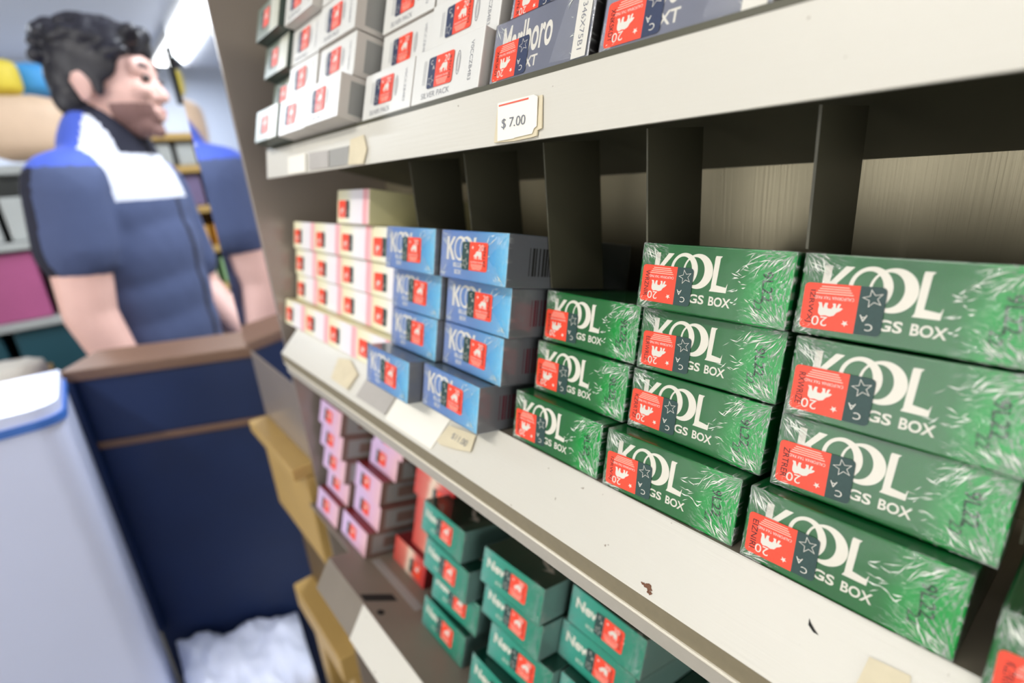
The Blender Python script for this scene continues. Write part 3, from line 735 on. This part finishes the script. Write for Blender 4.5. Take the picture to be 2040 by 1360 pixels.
def rounded_column(bm, x0, x1, y0, y1, z0, z1, r, mi=0):
    pts = [(x0, y0), (x1, y0)] + [(x1 - r + r * math.cos(a * math.pi / 16), y1 - r + r * math.sin(a * math.pi / 16)) for a in range(9)] + [(x0, y1)]
    a = [bm.verts.new((x, y, z0)) for x, y in pts]; b = [bm.verts.new((x, y, z1)) for x, y in pts]; n = len(pts)
    bm.faces.new(a).material_index = mi; bm.faces.new(b[::-1]).material_index = mi
    for i in range(n): bm.faces.new((a[i], b[i], b[(i + 1) % n], a[(i + 1) % n])).material_index = mi
rounded_column(bm, -0.975, -0.80, -0.62, -0.068, FLOOR, -0.247, 0.03)
o = obj('body', bm, 'white_gloss', wc); o.matrix_parent_inverse = Matrix.Translation((0.95, 0.35, -FLOOR))
bm = bmesh.new(); rounded_column(bm, -0.975, -0.797, -0.62, -0.065, -0.247, -0.237, 0.03)
o = obj('blue_stripe', bm, 'blue_stripe', wc); o.matrix_parent_inverse = Matrix.Translation((0.95, 0.35, -FLOOR))
bm = bmesh.new(); rounded_column(bm, -0.975, -0.80, -0.62, -0.068, -0.237, -0.222, 0.03)
o = obj('top', bm, 'white_gloss', wc); o.matrix_parent_inverse = Matrix.Translation((0.95, 0.35, -FLOOR))
# pale plastic sack standing on the floor of the aisle
bm = bmesh.new(); bmesh.ops.create_grid(bm, x_segments=24, y_segments=30, size=1)
rr = random.Random(5); 
from mathutils import noise
top = {}
for v in bm.verts:
    u, w_ = v.co.x, v.co.y
    edge = max(abs(u), abs(w_)) ** 6
    h = -0.785 + 0.016 * noise.noise(Vector((u * 2.1, w_ * 2.3, 1))) + 0.012 * noise.noise(Vector((u * 7, w_ * 7, 3))) - 0.02 * edge
    a_, b_ = (u + 1) / 2, (w_ + 1) / 2
    c00, c10, c01, c11 = Vector((-.970, -.050)), Vector((-.66, -.055)), Vector((-.880, .134)), Vector((-.60, .098))
    q_ = (c00 * (1 - a_) + c10 * a_) * (1 - b_) + (c01 * (1 - a_) + c11 * a_) * b_
    v.co = Vector((q_.x, q_.y, h + .055))
bmesh.ops.recalc_face_normals(bm, faces=bm.faces)
be = [e for e in bm.edges if e.is_boundary]
r = bmesh.ops.extrude_edge_only(bm, edges=be)
for v in [q for q in r['geom'] if isinstance(q, bmesh.types.BMVert)]:
    v.co.z = FLOOR
bmesh.ops.holes_fill(bm, edges=[e for e in bm.edges if e.is_boundary])
o = obj('plastic_sack', bm, 'plastic_bag', None, True); tag(o, 'pale crumpled plastic sack below the navy cabinet at the bottom edge', 'sack')

# ------------------------------------------------------------------ room
def struct(name, m, *a):
    bm = bmesh.new(); box(bm, *a); o = obj(name, bm, m); o['kind'] = 'structure'; return o
struct('floor', 'floor', -5.6, 2.0, -2.4, 1.6, FLOOR - .05, FLOOR)
struct('ceiling', 'ceiling', -5.6, 2.0, -2.4, 1.6, CEIL, CEIL + .05)
struct('wall_far', 'wall', -5.6, -5.5, -2.4, 1.6, FLOOR, CEIL)
struct('wall_near', 'wall_warm', 1.9, 2.0, -2.4, 1.6, FLOOR, CEIL)
struct('wall_left', 'wall_warm', -5.5, 1.9, -2.4, -2.3, FLOOR, CEIL)
struct('wall_right', 'wall_warm', -5.5, 1.9, 1.5, 1.6, FLOOR, CEIL)
for i, (x0, x1, y0, y1, z0, z1) in enumerate(((-1.3, .6, -2.30, -2.285, -.65, .55), (1.885, 1.9, -1.2, .1, -.6, .6))):  # invented windows out of view, added to light the packs
    bm = bmesh.new(); t_ = .05
    if i == 0:
        box(bm, x0 - t_, x1 + t_, y0, y1 + .01, z1, z1 + t_); box(bm, x0 - t_, x1 + t_, y0, y1 + .01, z0 - t_, z0); box(bm, x0 - t_, x0, y0, y1 + .01, z0, z1); box(bm, x1, x1 + t_, y0, y1 + .01, z0, z1)
    else:
        box(bm, x0 - .01, x1, y0 - t_, y1 + t_, z1, z1 + t_); box(bm, x0 - .01, x1, y0 - t_, y1 + t_, z0 - t_, z0); box(bm, x0 - .01, x1, y0 - t_, y0, z0, z1); box(bm, x0 - .01, x1, y1, y1 + t_, z0, z1)
    fr_ = obj('window_%d' % (i + 1), bm, 'white_card'); fr_['kind'] = 'structure'
    bm = bmesh.new(); box(bm, x0, x1, y0, y1, z0, z1); obj('pane', bm, mat('daylit_pane', (0.93, 0.96, 1.0), 0.3, emit=1.2), fr_)  # made-up glass, emissive to brighten the packs and their film
emis = mat('tube_glow', (0.95, 0.97, 1.0), 0.5, emit=9)
wherel = ['above the aisle in front of the display rack', 'over the rack beyond the mirror', 'over the far left of the shop', 'at the far end, the one seen above the man']
for (x, y, L, _, c), wl in zip(STRIPS, wherel):
    t = thing('ceiling_light', 'long white fluorescent ceiling fixture ' + wl, 'ceiling light', (x, y, CEIL), 'fluorescent ceiling fixtures')
    bm = bmesh.new(); box(bm, -L / 2, L / 2, -.09, .09, -.05, 0, 0, .006); obj('housing', bm, 'white_card', t)
    bm = bmesh.new(); box(bm, -L / 2 + .02, L / 2 - .02, -.07, .07, -.078, -.051, 0, .008); obj('diffuser', bm, emis, t)
    for sx in (-1, 1):
        bm = bmesh.new(); box(bm, sx * L / 2 - .012, sx * L / 2 + .012, -.092, .092, -.08, 0, 0, .003); obj('end_cap', bm, 'paper_grey', t)

# ------------------------------------------------------------------ far furnishings (all behind the man)
def rack_unit(name, label, x, y0, y1, zs, depth, m, goods):
    t = thing(name, label, 'shelving unit', (x, (y0 + y1) / 2, FLOOR)); off = Matrix.Translation((-x, -(y0 + y1) / 2, -FLOOR))
    def pp(n, *a):
        bm = bmesh.new(); box(bm, *a, 0, .003); o = obj(n, bm, m, t); o.matrix_parent_inverse = off
    pp('side_panel', x - depth, x, y0 - .02, y0, FLOOR, max(zs) + .02); pp('side_panel', x - depth, x, y1, y1 + .02, FLOOR, max(zs) + .02)
    for z in zs: pp('shelf_board', x - depth, x, y0, y1, z - .022, z)
    pp('back_board', x - depth - .012, x - depth, y0 - .02, y1 + .02, FLOOR, max(zs) + .02)
    rr = random.Random(len(label))
    for zi, z, names in goods:
        y = y0 + .02
        while y < y1 - .06:
            nm, lab, mm_, w_, h_ = names[rr.randrange(len(names))]
            w2 = w_ * rr.uniform(.9, 1.1)
            if y + w2 > y1 - .01: break
            bm = bmesh.new(); box(bm, x - depth * .8, x - .02, y, y + w2 * .92, z + .001, z + h_, 0, .006)
            o = obj(nm, bm, mm_)
            order[0] += 1
            tag(o, lab + f' on the {zi}, {ORD[sum(1 for q in placed if q == (label, zi))]} from the left', 'box', 'boxes on the ' + label.split(',')[0])
            placed.append((label, zi)); y += w2 + .01
ORD = ['first', 'second', 'third', 'fourth', 'fifth', 'sixth', 'seventh', 'eighth', 'ninth', 'tenth', 'eleventh', 'twelfth']
placed = []; order = [0]
def bg(n, rgb, r=.6): M[n] = mat(n, s(*rgb), r, var=.15, scale=12); return n
for n, c in (('bg_green', (150, 190, 140)), ('bg_mint', (170, 200, 180)), ('bg_orange', (226, 172, 70)), ('bg_grey', (168, 172, 170)), ('bg_magenta', (170, 84, 130)),
             ('bg_teal', (24, 72, 84)), ('bg_white', (214, 214, 206)), ('bg_red', (196, 60, 70)), ('bg_yellow', (220, 200, 70)), ('bg_blue', (70, 156, 220)), ('bg_tan', (214, 186, 158)), ('bg_purple', (110, 96, 130))): bg(n, c)
rack_unit('wooden_shelf', 'yellow wooden shelf between the man and the mirror', -2.05, .24, .56, (-0.62, -0.43, -0.30, -0.165, -0.03, .10, .20), .28, 'wood',
          [('lowest visible board', -0.43, [('box', 'pale green box', 'bg_mint', .10, .10), ('box', 'white box', 'bg_white', .09, .09)]),
           ('second board', -0.30, [('box', 'green box', 'bg_green', .11, .09)]),
           ('third board', -0.165, [('box', 'orange box', 'bg_orange', .10, .07)]),
           ('fourth board', -0.03, [('box', 'grey box', 'bg_grey', .08, .09), ('box', 'brownish purple box', 'bg_purple', .05, .10)]),
           ('fifth board', .10, [('box', 'grey box', 'bg_grey', .06, .07)])])
rack_unit('grey_shelf', 'grey shelf behind the man at the left edge', -2.0, -.62, .20, (-0.75, -0.52, -0.30, -0.08, .12), .3, 'bg_grey',
          [('second board', -0.52, [('box', 'dark teal box', 'bg_teal', .20, .19)]),
           ('third board', -0.30, [('box', 'magenta box', 'bg_magenta', .17, .19), ('box', 'white box', 'bg_white', .10, .12)]),
           ('fourth board', -0.08, [('box', 'white box', 'bg_white', .12, .15), ('box', 'grey box', 'bg_grey', .09, .12)])])
def pillow(name, label, cat, mm_, c, w_, h_, d_, group, seed=0):
    bm = bmesh.new(); bmesh.ops.create_uvsphere(bm, u_segments=24, v_segments=16, radius=1)
    for v in bm.verts:
        a, b_, e = v.co.y, v.co.z, v.co.x
        sg = lambda q, p: math.copysign(abs(q) ** p, q)
        v.co = Vector((c[0] + d_ * e * (1 - .3 * abs(b_) ** 3) , c[1] + w_ * sg(a, .55), c[2] + h_ * sg(b_, .55) + .004 * noise.noise(Vector((a * 5, b_ * 5, seed)))))
    o = obj(name, bm, mm_, None, True); tag(o, label, cat, group); return o
gg = 'snack bags on the grey shelf top'
pillow('snack_bag', 'bright blue bag behind the back of the man\'s head', 'bag', 'bg_blue', (-2.14, .035, .355), .055, .045, .05, gg, 1)
pillow('snack_bag', 'yellow bag at the left edge beside the blue bag', 'bag', 'bg_yellow', (-2.05, -.045, .345), .045, .045, .04, gg, 2)
pillow('snack_bag', 'red bag between the blue bag and the man\'s head', 'bag', 'bg_red', (-2.24, .115, .277), .075, .15, .05, gg, 3)
pillow('snack_bag', 'large tan bag below the blue and yellow bags', 'bag', 'bg_tan', (-2.02, -.02, .212), .10, .085, .06, gg, 4)
# the side counter with paper at the left edge
ct = thing('side_counter', 'low wood-edged counter behind the white counter at the left edge', 'counter', (-1.5, -.5, FLOOR))
for n_, m_, a in (('body', 'bg_grey', (-1.55, -1.30, -.9, -.125, FLOOR, -.36)), ('top', 'wood', (-1.56, -1.29, -.91, -.115, -.36, -.335))):
    bm = bmesh.new(); box(bm, *a, 0, .004); o = obj(n_, bm, m_, ct); o.matrix_parent_inverse = Matrix.Translation((1.5, .5, -FLOOR))
pillow('crumpled_paper', 'crumpled white paper lying on the wood-edged counter', 'paper', 'paper', (-1.38, -.20, -.305), .09, .029, .05, None, 5)
# hanger-like pipe bracket high behind
bm = bmesh.new()
path = [(-2.9, .52, .40), (-2.9, .52, .62), (-2.9, .56, .66), (-2.9, .70, .66), (-2.9, .74, .62), (-2.9, .76, .30), (-2.9, .76, FLOOR)]
def tube(bm, pts, r, n=10):
    rings = []
    for i, p in enumerate(pts):
        p = Vector(p); d = (Vector(pts[min(i + 1, len(pts) - 1)]) - Vector(pts[max(i - 1, 0)])).normalized()
        a = d.orthogonal().normalized(); 
        ref = Vector((1, 0, 0)); a = (ref - d * ref.dot(d)).normalized(); b_ = d.cross(a)
        rings.append([bm.verts.new(p + r * (a * math.cos(2 * math.pi * k / n) + b_ * math.sin(2 * math.pi * k / n))) for k in range(n)])
    for i in range(len(rings) - 1):
        for k in range(n): bm.faces.new((rings[i][k], rings[i][(k + 1) % n], rings[i + 1][(k + 1) % n], rings[i + 1][k]))
    bm.faces.new(rings[0]); bm.faces.new(rings[-1][::-1])
tube(bm, path, .013)
o = obj('bent_pipe', bm, 'dark_hole', None, True); tag(o, 'dark bent pipe standing against the pale far wall', 'pipe')

# ------------------------------------------------------------------ the man
def cone(bm, a, b, ra, rb, seg=14):
    """rounded tapering limb between two joints (solid, overlapping its neighbours)"""
    a, b = Vector(a), Vector(b); d = b - a; L = d.length; q = d.to_track_quat('Z', 'Y').to_matrix().to_4x4()
    m = bmesh.ops.create_cone(bm, cap_ends=True, segments=seg, radius1=ra, radius2=rb, depth=L, matrix=Matrix.Translation((a + b) / 2) @ q)
    for p, r in ((a, ra), (b, rb)): bmesh.ops.create_icosphere(bm, subdivisions=2, radius=r, matrix=Matrix.Translation(p))
def ell(bm, c, rx, ry, rz, rot=None):
    m = Matrix.Translation(c) @ (rot.to_4x4() if rot else Matrix.Identity(4)) @ Matrix.Diagonal((rx, ry, rz, 1))
    bmesh.ops.create_icosphere(bm, subdivisions=3, radius=1, matrix=m)
def fuse(name, bm, mats, voxel, parent, smooth_it=4, assign=None):
    me = bpy.data.meshes.new(name); bm.to_mesh(me); bm.free()
    o = bpy.data.objects.new(name, me); COL.objects.link(o)
    r = o.modifiers.new('r', 'REMESH'); r.mode = 'VOXEL'; r.voxel_size = voxel
    sm = o.modifiers.new('s', 'SMOOTH'); sm.iterations = smooth_it; sm.factor = .5
    dg = bpy.context.evaluated_depsgraph_get(); dg.update()
    me2 = bpy.data.meshes.new_from_object(o.evaluated_get(dg))
    o.modifiers.clear(); o.data = me2; bpy.data.meshes.remove(me)
    me2.materials.clear()
    for m in mats: me2.materials.append(M[m])
    for p in me2.polygons:
        p.use_smooth = True
        p.material_index = assign(p.center, p.normal) if assign else 0
    o.parent = parent
    return o
MO = Vector((-1.405, 0.098, 0))                     # centre of the torso
F = Vector((0.55, 0.835, 0)).normalized()           # where the chest points
Rt = Vector((F.y, -F.x, 0))                         # his right-hand side
HF = Vector((0.50, 0.86, -0.05)).normalized()       # where the face points
HR = HF.cross(Vector((0, 0, 1))).normalized(); HU = HR.cross(HF)
man = thing('person', 'man in a navy and white uniform shirt with black hair, looking towards the shelves', 'person', (MO.x, MO.y, FLOOR))
PI_ = Matrix.Translation((-MO.x, -MO.y, -FLOOR))
def T(f, r, z): return MO + F * f + Rt * r + Vector((0, 0, z))
HS = 0.92
HC = Vector((-1.385, 0.132, 0.224))                 # head centre
def HP(f, r, u): return HC + (HF * f + HR * r + HU * u) * HS
hm = Matrix((HR, HF, HU)).transposed() * HS
tm = Matrix((Rt, F, Vector((0, 0, 1)))).transposed()
bm = bmesh.new()
# head: skull, face wedge, jaw, nose, lips, brow, ears
ell(bm, HP(-.012, 0, .022), .074, .092, .086, hm); ell(bm, HP(.030, 0, -.020), .060, .062, .080, hm)
ell(bm, HP(.046, 0, -.078), .036, .036, .030, hm); ell(bm, HP(.078, 0, -.092), .018, .014, .016, hm)
ell(bm, HP(.070, 0, .030), .050, .022, .030, hm)
cone(bm, HP(.084, 0, .012), HP(.102, 0, -.024), .009, .012); ell(bm, HP(.092, .011, -.028), .009, .010, .008, hm); ell(bm, HP(.092, -.011, -.028), .009, .010, .008, hm)
ell(bm, HP(.090, 0, -.053), .022, .011, .0075, hm); ell(bm, HP(.088, 0, -.066), .020, .011, .008, hm)
for sg in (-1, 1):
    ell(bm, HP(.074, sg * .034, -.014), .020, .020, .018, hm)
    ell(bm, HP(-.014, sg * .076, -.014), .009, .016, .029, hm); ell(bm, HP(-.020, sg * .083, -.002), .005, .014, .020, hm)
# neck, torso, hips
cone(bm, HP(-.026, 0, -.055), T(-.01, 0, .055), .056, .064)
for z, a, d in ((.03, .13, .07), (-.06, .145, .09), (-.16, .14, .09), (-.27, .13, .09), (-.38, .14, .095), (-.47, .15, .105)):
    ell(bm, T(0, 0, z), a, d, .09, tm)
SH_R, EL_R, WR_R = T(.0, .163, .035), Vector((-1.262, -0.016, -.195)), Vector((-1.235, .030, -.42))
SH_L, EL_L, WR_L = T(.0, -.160, .030), T(.02, -.190, -.22), T(.16, -.13, -.40)
for a, b_, c in ((SH_R, EL_R, WR_R), (SH_L, EL_L, WR_L)):
    cone(bm, a, b_, .056, .044); cone(bm, b_, c, .044, .029)
def hand(wr, dr, up):
    """palm and five fingers, slightly curled and resting"""
    dr = dr.normalized(); side = dr.cross(up).normalized(); up = side.cross(dr).normalized()
    pc = wr + dr * .048
    ell(bm, pc, .040, .048, .016, Matrix((side, dr, up)).transposed())
    for k, (o_, L) in enumerate(((-.030, .058), (-.010, .072), (.010, .078), (.030, .070))):
        b0 = pc + dr * .036 + side * o_; b1 = b0 + dr * L * .5 - up * .004 + side * o_ * .12; b2 = b1 + dr * L * .42 - up * .016
        cone(bm, b0, b1, .0088, .0082, 8); cone(bm, b1, b2, .0082, .0068, 8)
    t0 = wr + dr * .022 + side * .032; t1 = t0 + side * .024 + dr * .028 - up * .004; t2 = t1 + dr * .028 + side * .006 - up * .006
    cone(bm, t0, t1, .012, .010, 8); cone(bm, t1, t2, .010, .0085, 8)
hand(WR_R, Vector((.12, .30, -.10)), Vector((0, 0, 1))); hand(WR_L, Vector((.2, .3, -.10)), Vector((0, 0, 1)))
for sg in (1, -1):
    cone(bm, T(0, sg * .085, -.50), T(.02, sg * .10, -.93), .088, .056); cone(bm, T(.02, sg * .10, -.93), T(-.01, sg * .105, -1.36), .056, .040)
    cone(bm, T(-.03, sg * .105, -1.405), T(.13, sg * .115, -1.415), .038, .032)
def skin_assign(c, n):
    d = (c - HC) / HS; f, r, u = d.dot(HF), d.dot(HR), d.dot(HU)
    if f * f + r * r + u * u > .15 ** 2: return 0
    if .098 < f and abs(r) < .022 and -.073 < u < -.048: return 2
    if u < -.040 and f > -.030 and u > -.115 and (u < -.076 or f < .085 - (u + .04) * 0.2) and not (f > .09 and u > -.074): return 1 if f > .012 else 0
    if f > .080 and .040 > u > .030 and .012 < abs(r) < .042: return 3
    return 0
body = fuse('body', bm, ['skin', 'stubble', 'lips', 'hair'], .0048, man, 3, skin_assign); body.matrix_parent_inverse = PI_
bm = bmesh.new()
for sg in (-1, 1): ell(bm, HP(.088, sg * .030, .010), .011, .008, .0075, hm)
o = obj('eyes', bm, 'eye', man, True); o.matrix_parent_inverse = PI_
# hair: full on top, swept forward, cropped at the sides
bm = bmesh.new(); rr = random.Random(11)
ell(bm, HP(-.024, 0, .050), .082, .090, .074, hm); ell(bm, HP(-.050, 0, .012), .077, .062, .080, hm); ell(bm, HP(.02, 0, .085), .070, .075, .040, hm)
for i in range(95):
    a, b_ = rr.uniform(-1, 1), rr.uniform(-1, 1)
    b_ = max(b_, -.72)
    f_, r_ = -.024 + .092 * b_, .074 * a
    q = max(0, 1 - a * a * .8 - b_ * b_ * .75)
    ell(bm, HP(f_, r_, .050 + .072 * math.sqrt(q) + rr.uniform(-.006, .006)), rr.uniform(.010, .018), rr.uniform(.014, .024), rr.uniform(.010, .017), hm)
for i in range(16):
    a = rr.uniform(-1, 1); ell(bm, HP(.072 + rr.uniform(-.01, .014), .052 * a, .078 + rr.uniform(-.018, .024)), .013, .016, .014, hm)
for sg in (-1, 1):
    ell(bm, HP(.006, sg * .072, .030), .009, .050, .036, hm); ell(bm, HP(.012, sg * .072, -.008), .007, .012, .024, hm); ell(bm, HP(-.056, sg * .052, -.03), .024, .034, .040, hm)
o = fuse('hair', bm, ['hair'], .0042, man, 2); o.matrix_parent_inverse = PI_
# shirt with short sleeves, white yoke and blue shoulder caps
bm = bmesh.new()
cone(bm, T(-.012, 0, .085), T(-.008, 0, .03), .063, .085)
for z, a, d in ((.045, .130, .078), (-.02, .158, .104), (-.10, .156, .112), (-.19, .146, .110), (-.28, .144, .110), (-.37, .150, .114), (-.43, .156, .118)):
    ell(bm, T(.004, 0, z), a, d, .16, tm)
cone(bm, T(0, .09, .055), SH_R, .060, .063); cone(bm, SH_R, SH_R.lerp(EL_R, .50), .063, .066)
cone(bm, T(0, -.09, .05), SH_L, .058, .060); cone(bm, SH_L, SH_L.lerp(EL_L, .75), .060, .060)
def shirt_assign(c, n):
    d = c - MO; f, r, z = d.dot(F), d.dot(Rt), c.z
    if z > .092 and abs(r) < .075: return 3                     # inside of the collar
    arm = abs(r) > .132 + max(0, -z - .02) * .2
    if z > .004 and not arm: return 1 if (z < .078 or f > .02) else 2
    if arm and z > .070: return 2
    if -.012 < r < .004 and f > .05 and z < .004: return 3
    if r > .150 and f < .02 and z > -.3 and n.dot(F) < -.2: return 3  # back of the right sleeve painted darker as shade
    return 0
o = fuse('shirt', bm, ['navy_cloth', 'white_cloth', 'blue_cloth', 'navy_dark'], .006, man, 14, shirt_assign); o.matrix_parent_inverse = PI_
# collar
bm = bmesh.new()
NR = T(-.004, 0, .09)
for i in range(28):
    a0, a1 = math.radians(100 + i * 11.8), math.radians(100 + (i + 1) * 11.8)
    def cp(a, rad, z): return NR + F * (rad * 1.0 * math.sin(a)) + Rt * (rad * 1.05 * math.cos(a)) + Vector((0, 0, z))
    dz = lambda a: -.030 * max(0, math.sin(a))
    q = [cp(a0, .064, .030 + dz(a0)), cp(a1, .064, .030 + dz(a1)), cp(a1, .086, -.014 + dz(a1)), cp(a0, .086, -.014 + dz(a0))]
    vi = [bm.verts.new(p) for p in q] + [bm.verts.new(p + (p - NR).normalized() * .004) for p in q]
    for fx in ((0, 1, 2, 3), (4, 5, 6, 7), (0, 1, 5, 4), (3, 2, 6, 7), (0, 3, 7, 4), (1, 2, 6, 5)): bm.faces.new([vi[k] for k in fx])
o = obj('collar', bm, 'navy_dark', man, True); o.matrix_parent_inverse = PI_
bm = bmesh.new()
ell(bm, T(0, 0, -.50), .172, .122, .08, tm)
for sg in (1, -1): cone(bm, T(0, sg * .088, -.50), T(.02, sg * .10, -.93), .098, .074); cone(bm, T(.02, sg * .10, -.93), T(-.01, sg * .105, -1.37), .074, .060)
o = fuse('trousers', bm, ['navy_dark'], .008, man, 3); o.matrix_parent_inverse = PI_
bm = bmesh.new()
for sg in (1, -1): ell(bm, T(.05, sg * .112, -1.405), .050, .135, .045, tm)
o = fuse('shoes', bm, ['dark_hole'], .006, man, 2); o.matrix_parent_inverse = PI_
